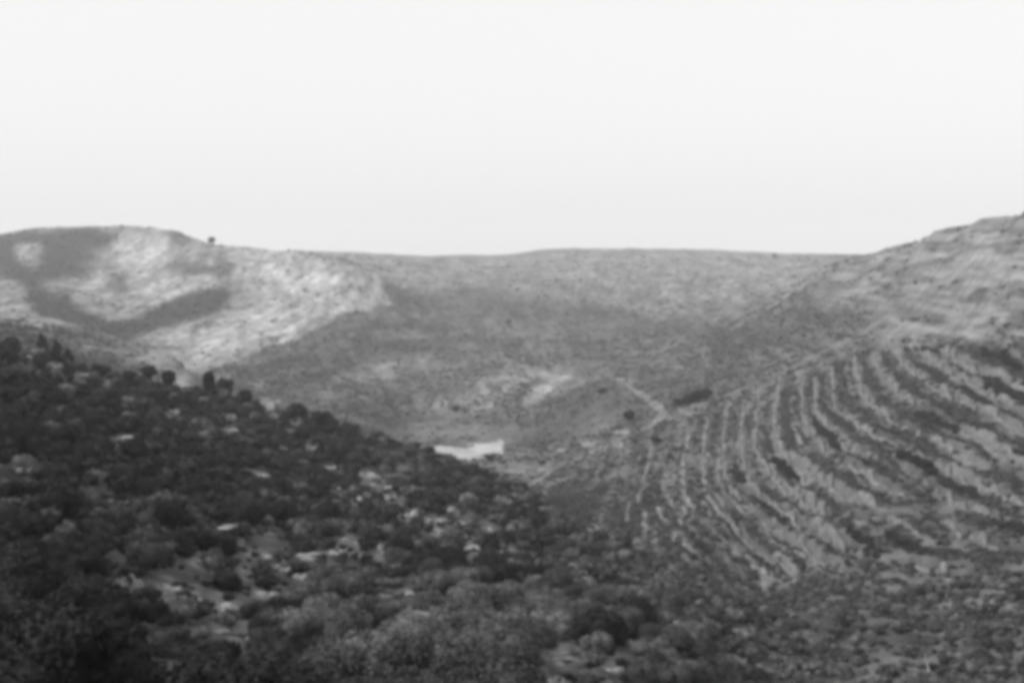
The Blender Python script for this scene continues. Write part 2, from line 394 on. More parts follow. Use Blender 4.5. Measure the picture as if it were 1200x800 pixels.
for a in [(163, 303, 36, 28, 20), (110, 322, 15, 22, 10), (350, 335, 90, 30, 18), (330, 365, 60, 22, -25), (270, 395, 40, 16, -30), (185, 338, 34, 8, -15)]:
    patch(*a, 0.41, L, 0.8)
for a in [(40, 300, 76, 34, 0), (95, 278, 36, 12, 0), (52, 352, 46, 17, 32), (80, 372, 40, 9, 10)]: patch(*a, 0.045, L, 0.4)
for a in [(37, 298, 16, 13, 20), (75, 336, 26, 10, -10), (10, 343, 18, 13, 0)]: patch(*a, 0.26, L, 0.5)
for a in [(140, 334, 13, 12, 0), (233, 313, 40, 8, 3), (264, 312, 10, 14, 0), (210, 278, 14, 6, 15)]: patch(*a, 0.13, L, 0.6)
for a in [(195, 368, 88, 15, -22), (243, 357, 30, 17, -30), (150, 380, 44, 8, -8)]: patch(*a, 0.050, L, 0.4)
for a in [(195, 425, 28, 9, 22), (222, 445, 10, 12, 50), (60, 374, 60, 6, 3)]: patch(*a, 0.44, (3,))
for a in [(12, 395, 34, 14, 8), (120, 430, 70, 8, 12), (75, 415, 30, 8, 20)]: patch(*a, 0.12, (3,))
FR = (0, 1)
for a in [(470, 395, 100, 16, -14), (400, 420, 90, 20, -10), (555, 385, 14, 34, -50), (600, 360, 70, 15, 5), (770, 385, 70, 14, 4), (490, 495, 60, 10, -6), (330, 440, 80, 20, -10),
          (700, 475, 55, 22, 10), (660, 500, 45, 20, 0), (420, 480, 50, 12, 15), (590, 405, 30, 8, 20), (520, 350, 60, 12, 0), (700, 365, 50, 8, 5), (850, 400, 70, 12, -15)]:
    patch(*a, 0.128, FR, 0.8)
for a in [(530, 328, 44, 8, -16), (470, 388, 28, 5, 4), (460, 430, 60, 9, -8), (610, 448, 60, 22, -12), (645, 455, 40, 7, -30), (595, 458, 9, 7, 0), (545, 478, 50, 12, 0), (520, 505, 50, 8, -4)]:
    patch(*a, 0.27, FR, 0.8)
patch(640, 455, 30, 5, -30, 0.5, FR); patch(594, 459, 8, 6, 0, 0.52, FR)
for a in [(870, 405, 80, 24, -25), (920, 390, 50, 18, -25), (985, 375, 28, 14, -20), (820, 440, 40, 10, -20)]: patch(*a, 0.135, (4, 0, 1), 0.9)
for a in [(1128, 380, 24, 17, 20), (1180, 372, 26, 10, 15), (1160, 355, 8, 6, 0), (1150, 390, 30, 10, 10), (1075, 395, 40, 12, 5)]: patch(*a, 0.36, (4,), 0.9)
for a in [(1120, 310, 150, 55, 0)]: patch(*a, 0.37, (4,), 0.7)
for a in [(1010, 330, 30, 22, 0)]: patch(*a, 0.30, (4,), 0.9)
for a in [(1003, 578, 34, 5, 25), (1000, 530, 14, 6, 10), (1120, 560, 14, 8, 0), (1085, 640, 14, 6, 30), (950, 585, 26, 4, 35), (1110, 595, 30, 6, 0)]: patch(*a, 0.24, (4,))
for a in [(700, 580, 50, 14, -28), (660, 585, 36, 10, -20), (740, 600, 30, 30, 0)]: patch(*a, 0.12, (4, 5))
# photograph clearings that stay free of shrubs, with the limestone lying in them
ROCKS = [(322, 474, 20, 26), (204, 462, 6, 5), (200, 484, 13, 8), (140, 513, 18, 6), (318, 628, 26, 12), (297, 648, 28, 15), (150, 680, 15, 26), (192, 682, 24, 12), (216, 693, 22, 9),
         (258, 704, 26, 17), (278, 710, 20, 14), (281, 745, 13, 15), (253, 735, 10, 10), (370, 655, 26, 12), (310, 698, 18, 12), (290, 672, 15, 10), (405, 636, 20, 14), (414, 650, 13, 13),
         (432, 556, 22, 14), (446, 568, 20, 12), (457, 580, 12, 12), (478, 602, 13, 16), (396, 573, 13, 9), (508, 608, 22, 10), (512, 621, 9, 10), (530, 597, 10, 14), (553, 639, 15, 17),
         (574, 618, 14, 10), (449, 645, 9, 18), (392, 652, 14, 10), (652, 764, 16, 12), (668, 775, 22, 13), (718, 778, 24, 15), (741, 757, 11, 10), (494, 719, 16, 9), (447, 697, 13, 7),
         (477, 698, 12, 7), (364, 522, 10, 8), (270, 487, 10, 6), (268, 502, 16, 6), (345, 492, 9, 6), (300, 553, 22, 5), (146, 586, 7, 10), (78, 618, 14, 7), (250, 615, 30, 5), (353, 680, 12, 10),
         (330, 668, 12, 12), (385, 545, 12, 6), (415, 585, 10, 8), (230, 660, 12, 10), (470, 727, 14, 8), (540, 612, 9, 8), (600, 642, 9, 6), (625, 676, 14, 6), (672, 742, 13, 7),
         (30, 416, 14, 5), (62, 428, 14, 6), (92, 440, 16, 6), (125, 449, 14, 5)]

for (a_, b_, c_, d_) in ROCKS: patch(a_, b_ + 1, c_ * 0.6 + 1, d_ * 0.6 + 1, 0, 0.27, (5,), 0.8)
# mottling and thin streaks along the contour
up4 = (region == 4) & (PY < 425)
tone *= 1 + np.where(up4, 0.28, 0.40) * fbm(X / np.where(up4, 7.0, 13), np.where(up4, ZB / 3.5, Y / 14 / KY), 41, 4) + 0.40 * fbm(X / 3.2, Y / 3.2, 43, 3)
tone *= np.where((RG > 350) & (region != 4), 1 + 0.60 * fbm(X / 5, Y / 18, 46, 4, 0.7), 1)
tone *= np.where((RG > 560) & (region != 4), 1 + 0.5 * fbm(X / 2.6, Y / 12, 49, 2), 1)
tone *= np.where((RG > 300) & (region != 4), 1 + np.where(region == 2, 0.12, 0.28) * fbm(X / 50, ZB / 1.6 + Y / 90, 44, 3), 1)
strk = fbm(PHI * 2.2, X / 26 + Y / 60, 45, 4, 0.65)
tone *= np.where(region == 4, 1 + (0.15 + 0.7 * LOWF) * strk, 1)
tone *= np.where(region == 4, 1 + 0.28 * (1 - LOWF) * fbm((ZB - 0.14 * X) / 1.3, Y / 70, 59, 4, 0.65), 1)
tone *= np.where(region == 4, 1 - 0.22 * smooth(900, 1000, PX) * LOWF, 1)
tone *= np.where(region == 4, 1 + 0.75 * fbm(X / 1.7, np.where(up4, ZB / 1.1, Y / 3.2), 48, 3), 1)
dw = np.full(X.shape, 99.0)
for wl in walls_xy:
    m = (X > min(p[0] for p in wl) - 6) & (X < max(p[0] for p in wl) + 6) & (Y > min(p[1] for p in wl) - 6) & (Y < max(p[1] for p in wl) + 6)
    d, s_ = poly_dist(X[m], Y[m], wl); d = d * s_
    o_ = dw[m]; dw[m] = np.where(np.abs(d) < np.abs(o_), d, o_)
w1 = dw + 0.8 * fbm(X / 4, Y / 4, 55, 3); am = fbm(X / 11, Y / 11, 56, 3)
tone = np.where((region == 4) & (w1 > -0.6) & (w1 < 1.2), tone * 0.6 + (0.05 + 0.08 * smooth(830, 930, PX)) * (1 + 0.9 * am) * (0.4 + 0.6 * LOWF), tone)            # tumbled stone below each wall
tone = np.where((region == 4) & (w1 < -0.9) & (w1 > -3.8), tone * (0.85 - 0.33 * smooth(830, 930, PX) * LOWF - 0.5 * am), tone)                      # rank growth on the terrace behind it
tone *= np.where(region == 5, 1 + 0.5 * fbm(X / 4, Y / 4, 47, 4), 1)
tone = np.clip(tone * np.where((region == 2), 0.72, np.where(region == 4, 0.47, 0.54)), 0.035, 0.6)

# ---- bare field and tracks are faces of the ground of their own
field_poly = [(505, 524), (520, 525), (538, 523), (560, 517), (588, 512), (594, 520), (588, 528), (566, 532), (552, 539), (540, 538), (520, 534)]
def in_poly(px, py, poly):
    ins = np.zeros(px.shape, bool); n = len(poly)
    for i in range(n):
        x0, y0 = poly[i]; x1, y1 = poly[(i + 1) % n]
        c = ((y0 > py) != (y1 > py)) & (px < (x1 - x0) * (py - y0) / ((y1 - y0) + 1e-9) + x0)
        ins ^= c
    return ins
field = in_poly(PX + 0.15 * wx + 9 * fbm(X / 9, Y / 9, 57, 3), PY + 4.5 * fbm(X / 7, Y / 7, 58, 3), field_poly) & (RG > 395) & (RG < 520)
region[field] = 6; tone[field] = 0.36 + 0.12 * fbm(X / 5, Y / 7, 50, 4)[field]
TRACKS = [([(596, 572), (622, 562), (648, 549), (662, 543)], 1.7), ([(668, 540), (705, 526), (740, 511), (766, 498), (778, 486), (770, 474), (752, 460), (731, 446)], 1.5),
          ([(796, 482), (850, 466), (892, 447), (930, 431), (965, 413), (1000, 395), (1040, 371)], 1.6), ([(0, 413), (40, 420), (70, 432), (128, 446)], 0)]
for pts, hw in TRACKS:
    if not hw: continue
    wl = world_line(pts, 4)
    m = (X > min(p[0] for p in wl) - 5) & (X < max(p[0] for p in wl) + 5) & (Y > min(p[1] for p in wl) - 5) & (Y < max(p[1] for p in wl) + 5) & (RG > 200) & (Y > 0)
    d, s = poly_dist(X[m], Y[m], wl)
    k = d + 1.6 * fbm(X[m] / 5, Y[m] / 5, 52, 3) < hw
    rr = region[m]; rr[k] = 7; region[m] = rr
    tt = tone[m]; tt[k] = 0.5 * tt[k] + 0.11 * (1 + 0.9 * fbm(X[m] / 6, Y[m] / 6, 53, 3))[k]; tone[m] = tt

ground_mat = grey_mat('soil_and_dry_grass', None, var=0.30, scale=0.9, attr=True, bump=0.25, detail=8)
names = {0: 'far_hills', 1: 'valley_floor', 2: 'pale_hill', 3: 'low_hill', 4: 'terraced_hillside', 5: 'near_hillside', 6: 'bare_field', 7: 'dirt_track'}
na, nr = X.shape
IDX = np.arange(na * nr).reshape(na, nr)
quads = np.stack([IDX[:-1, :-1], IDX[1:, :-1], IDX[1:, 1:], IDX[:-1, 1:]], -1).reshape(-1, 4)
qreg = region[:-1, :-1].reshape(-1)
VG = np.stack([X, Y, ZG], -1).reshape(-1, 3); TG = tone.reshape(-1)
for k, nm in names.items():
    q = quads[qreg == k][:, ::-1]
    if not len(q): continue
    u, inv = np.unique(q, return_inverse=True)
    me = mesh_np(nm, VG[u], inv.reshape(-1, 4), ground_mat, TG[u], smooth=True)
    tag(link(nm, me), kind='structure')

# ------------------------------------------------------------------ haze
hz = bpy.data.materials.new('haze'); hz.use_nodes = True
t = hz.node_tree; t.nodes.clear(); o_ = t.nodes.new('ShaderNodeOutputMaterial'); pv = t.nodes.new('ShaderNodeVolumePrincipled')
pv.inputs['Color'].default_value = (0.99, 0.99, 0.99, 1); pv.inputs['Density'].default_value = 0.00019; pv.inputs['Anisotropy'].default_value = 0.0
t.links.new(pv.outputs[0], o_.inputs['Volume'])
def box_mesh(name, x0, x1, y0, y1, z0, z1, mat):
    V = [(x, y, z) for z in (z0, z1) for y in (y0, y1) for x in (x0, x1)]
    return mesh_np(name, V, [(0, 2, 3, 1), (4, 5, 7, 6), (0, 1, 5, 4), (2, 6, 7, 3), (0, 4, 6, 2), (1, 3, 7, 5)], mat)
tag(link('haze', box_mesh('haze', -3300, 3300, -3300, 3300, float(ZG.min()) - 1, float(ZG.max()) + 12, hz)), kind='stuff')

# ------------------------------------------------------------------ plants
M_leaf = {k: grey_mat('foliage_' + k, v, var=0.35, scale=3.0, rand=0.25, rough=0.8) for k, v in (('dark', 0.028), ('mid', 0.065), ('light', 0.12))}
M_scrub = grey_mat('scrub_foliage', None, var=0.3, scale=0.6, attr=True, rough=0.85)
M_bark = grey_mat('bark', 0.09, var=0.35, scale=6)
M_stone = grey_mat('limestone', 0.26, var=0.45, scale=1.6, bump=0.08, rand=0.15)
M_wall = grey_mat('dry_stone', 0.15, var=0.65, scale=0.9, bump=0.10, rand=0.12)
M_dead = grey_mat('weathered_wood', 0.45, var=0.25, scale=8)

def unit(v): return v / (np.linalg.norm(v, axis=-1, keepdims=True) + 1e-9)
def blob(c, r, seed, nu=9, nv=6):
    """small closed lumpy ball"""
    g = np.random.default_rng(seed); V = []; Fc = []
    for i in range(nv + 1):
        th = math.pi * i / nv
        for j in range(nu):
            ph = 2 * math.pi * j / nu
            k = 1 + 0.16 * g.uniform(-1, 1)
            if i in (0, nv): k = 1
            V.append((c[0] + r[0] * k * math.sin(th) * math.cos(ph), c[1] + r[1] * k * math.sin(th) * math.sin(ph), c[2] + r[2] * k * math.cos(th)))
    for i in range(nv):
        for j in range(nu):
            a, b = i * nu + j, i * nu + (j + 1) % nu
            Fc.append((a, a + nu, b + nu, b))
    return np.array(V), np.array(Fc)

def leaves(g, lobes, n, size, up=0.0):
    """n leaf clusters spread through the shells of the lobes"""
    C = np.array([l[0] for l in lobes]); Rd = np.array([l[1] for l in lobes])
    pr = Rd[:, 0] * Rd[:, 2]; pr = pr / pr.sum()
    k = g.choice(len(lobes), n, p=pr)
    d = unit(g.normal(size=(n, 3))); d[:, 2] = np.where(d[:, 2] < -0.35, -d[:, 2] * 0.6, d[:, 2]); d = unit(d)
    P = C[k] + Rd[k] * d * g.uniform(0.72, 1.12, (n, 1))
    nrm = unit(d + 0.75 * g.normal(size=(n, 3)) + np.array([0, 0, up]))
    a = unit(np.cross(nrm, g.normal(size=(n, 3)))); b = np.cross(nrm, a)
    s = size * g.uniform(0.5, 1.4, (n, 1))
    V = np.stack([P - a * s, P + b * s * 0.55, P + a * s, P - b * s * 0.55], 1).reshape(-1, 3)
    return V, np.arange(n * 4).reshape(-1, 4)

def merge(parts):
    Vs, Fs, o = [], [], 0
    for V, Fc in parts:
        Vs.append(V); Fs.append(Fc + o); o += len(V)
    return np.concatenate(Vs), np.concatenate(Fs)

def bush_geo(seed, n, size, core=True, nl=None):
    g = np.random.default_rng(seed)
    nl = nl or int(g.integers(5, 9)); lobes = [((0, 0, 0.34), (0.30, 0.30, 0.30))]
    for i in range(nl):
        a = 2 * math.pi * i / nl + g.uniform(-.3, .3); q = g.uniform(0.16, 0.34); rr = g.uniform(0.14, 0.24)
        lobes.append(((q * math.cos(a), q * math.sin(a), g.uniform(0.16, 0.50)), (rr, rr, rr * g.uniform(0.8, 1.15))))
    parts = [leaves(g, lobes, n, size)]
    if core:
        for c, r in lobes: parts.append(blob(c, tuple(q * 0.80 for q in r), int(g.integers(1e6)), 7, 5))
    return merge(parts)

def tube_geo(pts, rad, n=6):
    V = []; Fc = []
    for i, (p, r) in enumerate(zip(pts, rad)):
        d = Vector(pts[min(i + 1, len(pts) - 1)]) - Vector(pts[max(i - 1, 0)])
        q = d.to_track_quat('Z', 'Y')
        for j in range(n):
            a = 2 * math.pi * j / n
            V.append(tuple(Vector(p) + q @ Vector((r * math.cos(a), r * math.sin(a), 0))))
    for i in range(len(pts) - 1):
        for j in range(n):
            a, b = i * n + j, i * n + (j + 1) % n
            Fc.append((a, b, b + n, a + n))
    return np.array(V), np.array(Fc)

def stem_geo(seed, h=0.4):
    g = np.random.default_rng(seed); parts = []
    for k in range(5):
        a = 2 * math.pi * k / 5 + g.uniform(-.4, .4); t_ = g.uniform(.5, .9)
        parts.append(tube_geo([(0.02 * math.cos(a), 0.02 * math.sin(a), -0.12), (0.08 * t_ * math.cos(a), 0.08 * t_ * math.sin(a), h * 0.4), (0.24 * t_ * math.cos(a), 0.24 * t_ * math.sin(a), h)], [0.022, 0.017, 0.008], 5))
    return merge(parts)

def vis_ok(x, y, slack=0.012):
    a = math.atan2(x, y); r = math.hypot(x, y)
    i = int(np.clip(np.searchsorted(AZ, a), 1, len(AZ) - 1)); k = int(np.searchsorted(RR, r))
    t_ = ZG[i, 20:k - 1] / RR[20:k - 1] if k > 22 else np.array([-9.])
    return (H(x, y) / r) > t_.max() - slack

# candidates over the near hillside
cand = []; small_c = []
cells = {}
def try_add(x, y, s):
    c = 1.0; q = 0.50 * s
    ci, cj = int(x // 3), int(y // 3)
    for i in range(ci - 1, ci + 2):
        for j in range(cj - 1, cj + 2):
            for (a, b, r) in cells.get((i, j), ()):
                if (a - x)**2 + (b - y)**2 < (q + 0.5 * r)**2 * 0.50: return False
    cells.setdefault((ci, cj), []).append((x, y, s)); return True
N = 42000
ux = rng.uniform(-0.43, 0.43, N); uy = np.sqrt(rng.uniform(20**2, 262**2, N))
xs = ux * uy; ys = uy
zz = Hv(xs, ys); reg = region_at(xs, ys); px_, py_ = project(xs, ys, zz)
dens_n = fbm(xs / 16, ys / 16, 61, 3); sz_n = rng.random(N)
rk = np.array(ROCKS, float)
for i in range(N):
    x, y = xs[i], ys[i]
    if reg[i] not in (5,) and not (reg[i] == 4 and py_[i] > 690 + 40 * dens_n[i]): continue
    if px_[i] < -90 or px_[i] > 1290 or py_[i] > 905: continue
    s = 1.25 + 2.3 * sz_n[i]**1.6
    if y < 60: s *= 0.8
    right = min(max((px_[i] - 780) / 160, 0), 1); s *= 1 - 0.42 * right
    hpx = s * 0.62 * F / y
    ex = (px_[i] - rk[:, 0]) / (rk[:, 2] * 0.5 + s * 0.40 * F / y); ey = (py_[i] - 0.5 * hpx - rk[:, 1]) / (rk[:, 3] * 0.55 + hpx * 0.5)
    # a shrub below a stone on the slope would cover it as well
    if np.any((ex**2 + ey**2) < 1):
        if rng.random() < 0.2: small_c.append((x, y, zz[i] - 0.05, px_[i], py_[i]))
        continue
    p = 0.97 if reg[i] == 5 else 0.35
    if px_[i] > 860: p *= 0.55 + 0.4 * dens_n[i]
    if dens_n[i] < -0.30: p *= 0.4
    if 230 < px_[i] < 620 and 610 < py_[i] < 740: p *= 0.85
    if rng.random() > p: continue
    if not try_add(x, y, s): continue
    if y > 60 and not vis_ok(x, y): continue
    cand.append((x, y, zz[i], s, px_[i], py_[i]))
cand.sort(key=lambda c: -c[3] / c[1])
inframe = [c for c in cand if -10 < c[4] < 1210 and c[5] - 0.5 * c[3] * F / c[1] < 800]
offs = [c for c in cand if not (-10 < c[4] < 1210 and c[5] - 0.5 * c[3] * F / c[1] < 800)]
print('shrubs', len(cand), 'in frame', len(inframe))
singles, rest = inframe[:290], inframe[290:] + offs

variants = {}
for k, tn in enumerate(['dark'] * 4 + ['mid'] * 4 + ['light'] * 3):
    V, Fc = bush_geo(100 + k, 3600, 0.026)
    variants.setdefault(tn, []).append((mesh_np('foliage', V, Fc, M_leaf[tn]), mesh_np('stem', *stem_geo(50 + k), M_bark)))

def tone_pick(px, py, g):
    d = 0.42
    if px < 150 and py > 630: d = 0.98
    if 130 < px < 640 and 480 < py < 690: d = 0.62
    if 380 < px < 700 and py > 690: d = 0.05
    if px > 780: d = 0.08
    if 130 < px < 420 and 450 < py < 610: d = 0.85
    if py < 560 and px < 240: d = 0.8
    q = g.random()
    if 380 < px < 720 and py > 690 and q > d: return 'light' if g.random() < 0.6 else 'mid'
    return 'dark' if q < d else ('mid' if q < d + (1 - d) * 0.7 else 'light')

def zone(px, py):
    cx = ['left edge', 'left part', 'left of middle', 'right of middle', 'right part', 'right edge'][int(np.clip(px // 200, 0, 5))]
    cy = 'bottom edge' if py > 740 else 'lower slope' if py > 660 else 'middle slope' if py > 580 else 'upper slope' if py > 500 else 'crest'
    return cx, cy
ORD = ['widest', 'second widest', 'third widest', 'fourth widest', 'fifth widest', 'sixth widest', 'seventh widest', 'eighth widest', 'ninth widest', 'tenth widest', 'eleventh widest', 'twelfth widest',
       'thirteenth widest', 'fourteenth widest', 'fifteenth widest', 'sixteenth widest', 'seventeenth widest', 'eighteenth widest', 'nineteenth widest', 'twentieth widest']
ORD += [f'{t_}-{u_} widest' for t_ in ('twenty', 'thirty') for u_ in ('first', 'second', 'third', 'fourth', 'fifth', 'sixth', 'seventh', 'eighth', 'ninth')]
TN = {'dark': 'dark', 'mid': 'mid grey', 'light': 'pale grey'}
cnt = {}
for (x, y, z, s, px, py) in singles:
    tn = tone_pick(px, py, rng)
    fm, sm_ = variants[tn][int(rng.integers(len(variants[tn])))]
    root = empty('shrub', (x, y, z - 0.06 * s), rng.uniform(0, 6.28), (s * rng.uniform(.9, 1.15), s * rng.uniform(.9, 1.15), s * rng.uniform(.8, 1.2)))
    link('foliage', fm, root); link('stem', sm_, root)
    key = (tn,) + zone(px, py - 0.3 * s * F / y); n = cnt.get(key, 0); cnt[key] = n + 1
    tag(root, f'{TN[tn]} rounded shrub, {ORD[min(n, 37)]} of its tone, {key[2]}, {key[1]}', 'shrub', 'shrubs on the near hillside')

def scatter_mesh(name, items, geos, tones, label, cat):
    """items: (x,y,z,sx,sz) -> one mesh"""
    parts = []; tt = []
    for (x, y, z, s, h), tn in zip(items, tones):
        V, Fc = geos[int(rng.integers(len(geos)))]
        a = rng.uniform(0, 6.28); c, sn = math.cos(a), math.sin(a)
        W = np.empty_like(V); W[:, 0] = x + s * (V[:, 0] * c - V[:, 1] * sn); W[:, 1] = y + s * (V[:, 0] * sn + V[:, 1] * c); W[:, 2] = z + h * V[:, 2]
        parts.append((W, Fc)); tt.append(np.full(len(V), tn))
    V, Fc = merge(parts)
    o = link(name, mesh_np(name, V, Fc, M_scrub, np.concatenate(tt)))
    tag(o, label, cat, kind='stuff'); return o
TV = {'dark': 0.028, 'mid': 0.065, 'light': 0.12}
mid_geo = [bush_geo(300 + k, 190, 0.075) for k in range(6)]
rest = rest + [(x, y, z, rng.uniform(0.4, 0.95), a, b) for (x, y, z, a, b) in small_c]
scatter_mesh('scrub', [(c[0], c[1], c[2] - 0.06 * c[3], c[3], c[3] * rng.uniform(.75, 1.15)) for c in rest], mid_geo,
             [TV[tone_pick(c[4], c[5], rng)] * rng.uniform(.6, 1.45) for c in rest], 'dense dark scrub covering the near hillside between the larger shrubs', 'scrub')

# low growth on the further slopes
def small_bush(seed):
    g = np.random.default_rng(seed)
    lobes = [((g.uniform(-.2, .2), g.uniform(-.2, .2), .3), (.34, .34, .32)), ((g.uniform(-.3, .3), g.uniform(-.3, .3), .22), (.24, .24, .24))]
    return merge([leaves(g, lobes, 22, 0.17)] + [blob(c, tuple(q * .8 for q in r), int(g.integers(1e6)), 5, 3) for c, r in lobes])
low_geo = [small_bush(400 + k) for k in range(6)]
items, tones = [], []
N = 110000
uu = rng.uniform(-0.42, 0.42, N); yy = np.exp(rng.uniform(math.log(130), math.log(1700), N)); xx = uu * yy
zz = Hv(xx, yy); reg = region_at(xx, yy); px_, py_ = project(xx, yy, zz); dn = fbm(xx / 30, yy / 30, 71, 4)
ai = np.clip(np.searchsorted(AZ, np.arctan2(xx, yy)), 1, len(AZ) - 1); ri = np.clip(np.searchsorted(RR, np.hypot(xx, yy)), 1, len(RR) - 1)
tn_g = tone[ai, ri]
for i in range(N):
    if reg[i] in (5, 6, 7): continue
    p = np.clip((0.16 - tn_g[i]) * 5 + 0.8 * dn[i] + 0.15, 0.03, 0.75)
    if yy[i] > 900: p *= 0.5
    if reg[i] == 2 and tn_g[i] > 0.3: p = 0.03
    if reg[i] == 4: p = np.clip((0.125 - tn_g[i]) * 11 + 0.35 * dn[i], 0.03, 0.85)
    if rng.random() > p: continue
    s = rng.uniform(0.6, 1.7) * (1 + max(0, yy[i] - 400) / 700)
    items.append((xx[i], yy[i], zz[i] - 0.1 * s, s, s * rng.uniform(.5, .9))); tones.append(rng.uniform(.035, .085))
print('low growth', len(items))
scatter_mesh('low_scrub', items, low_geo, tones, 'low scattered scrub dotting the terraced, valley and far slopes', 'scrub')

# ---- thickets along the terraces
TH_ = [((922, 500), (931, 527), 9), ((900, 512), (905, 532), 9), ((907, 536), (940, 556), 11), ((890, 583), (930, 607), 10), ((933, 610), (980, 632), 6), ((905, 620), (970, 664), 5),
       ((968, 662), (1012, 686), 5), ((1000, 626), (1036, 651), 13), ((1042, 626), (1098, 653), 12), ((1000, 566), (1046, 590), 8), ((1050, 532), (1102, 557), 15), ((1105, 562), (1152, 580), 11),
       ((1084, 600), (1116, 616), 9), ((1078, 482), (1122, 506), 13), ((1015, 432), (1030, 458), 11), ((1036, 474), (1070, 490), 8), ((1072, 424), (1105, 450), 9), ((1120, 458), (1160, 474), 9),
       ((1150, 412), (1200, 432), 11), ((1155, 445), (1204, 466), 14), ((939, 458), (938, 488), 6), ((953, 456), (964, 486), 7), ((972, 482), (1002, 506), 8), ((956, 496), (986, 526), 11),
       ((934, 500), (952, 524), 7), ((1178, 612), (1206, 626), 15), ((1160, 640), (1180, 650), 9), ((858, 550), (874, 560), 10), ((1142, 598), (1152, 608), 9), ((1180, 522), (1206, 530), 10),
       ((795, 635), (822, 658), 6), ((1035, 505), (1068, 520), 7), ((1012, 545), (1040, 560), 7), ((750, 600), (753, 622), 8), ((912, 655), (925, 670), 6), ((1072, 405), (1105, 415), 7)]
def order_word(i): return ['first', 'second', 'third', 'fourth', 'fifth', 'sixth', 'seventh', 'eighth', 'ninth', 'tenth', 'eleventh', 'twelfth', 'thirteenth', 'fourteenth', 'fifteenth', 'sixteenth',
                           'seventeenth', 'eighteenth', 'nineteenth', 'twentieth', 'twenty-first', 'twenty-second', 'twenty-third', 'twenty-fourth', 'twenty-fifth', 'twenty-sixth', 'twenty-seventh',
                           'twenty-eighth', 'twenty-ninth', 'thirtieth', 'thirty-first', 'thirty-second', 'thirty-third', 'thirty-fourth', 'thirty-fifth', 'thirty-sixth', 'thirty-seventh', 'thirty-eighth', 'thirty-ninth', 'fortieth'][i]
rank = {i: r for r, i in enumerate(sorted(range(len(TH_)), key=lambda i: -(TH_[i][0][0] + TH_[i][1][0])))}
th_geo = [bush_geo(500 + k, 240, 0.075) for k in range(5)]
for ti, (p0, p1, wpx) in enumerate(TH_):
    wpx = wpx * 0.72; slope_ = abs(p1[1] - p0[1]) > 1.2 * abs(p1[0] - p0[0])
    if slope_: wpx *= 0.75
    g0, g1 = ground_at(*p0), ground_at(*p1)
    if g0 is None or g1 is None: continue
    L_ = math.hypot(g1[0] - g0[0], g1[1] - g0[1]); dist = math.hypot(*g0) * .5 + math.hypot(*g1) * .5
    hgt = wpx * dist / F * 1.15
    n = max(3, min(26, int(L_ / (hgt * 0.55)) + 1)); parts = []
    mx, my = (g0[0] + g1[0]) / 2, (g0[1] + g1[1]) / 2; mz = H(mx, my)
    for k in range(n):
        f = k / (n - 1); en = 0.6 + 0.4 * math.sin(math.pi * f)
        pp = ground_at(p0[0] + (p1[0] - p0[0]) * f, p0[1] + (p1[1] - p0[1]) * f + 0.35 * wpx)
        x, y = pp[0] + rng.normal() * .3, pp[1] + rng.normal() * .4
        V, Fc = th_geo[int(rng.integers(5))]; s = hgt * 1.35 * en * rng.uniform(.8, 1.2)
        a = rng.uniform(0, 6.28); c, sn = math.cos(a), math.sin(a)
        W = np.stack([x - mx + s * (V[:, 0] * c - V[:, 1] * sn), y - my + s * (V[:, 0] * sn + V[:, 1] * c), H(x, y) - mz - 0.12 * s + 0.9 * s * V[:, 2]], 1)
        parts.append((W, Fc))
    root = empty('thicket', (mx, my, mz))
    link('foliage', mesh_np('foliage', *merge(parts), M_leaf['dark' if wpx > 6.5 else 'mid']), root)
    sz_w = 'broad' if wpx >= 8 else 'narrow' if wpx <= 5 else 'long'
    tag(root, f'{sz_w} dark strip of bushes on the terraced hillside, {order_word(rank[ti])} thicket from its right edge', 'thicket', 'thickets along the terraces')

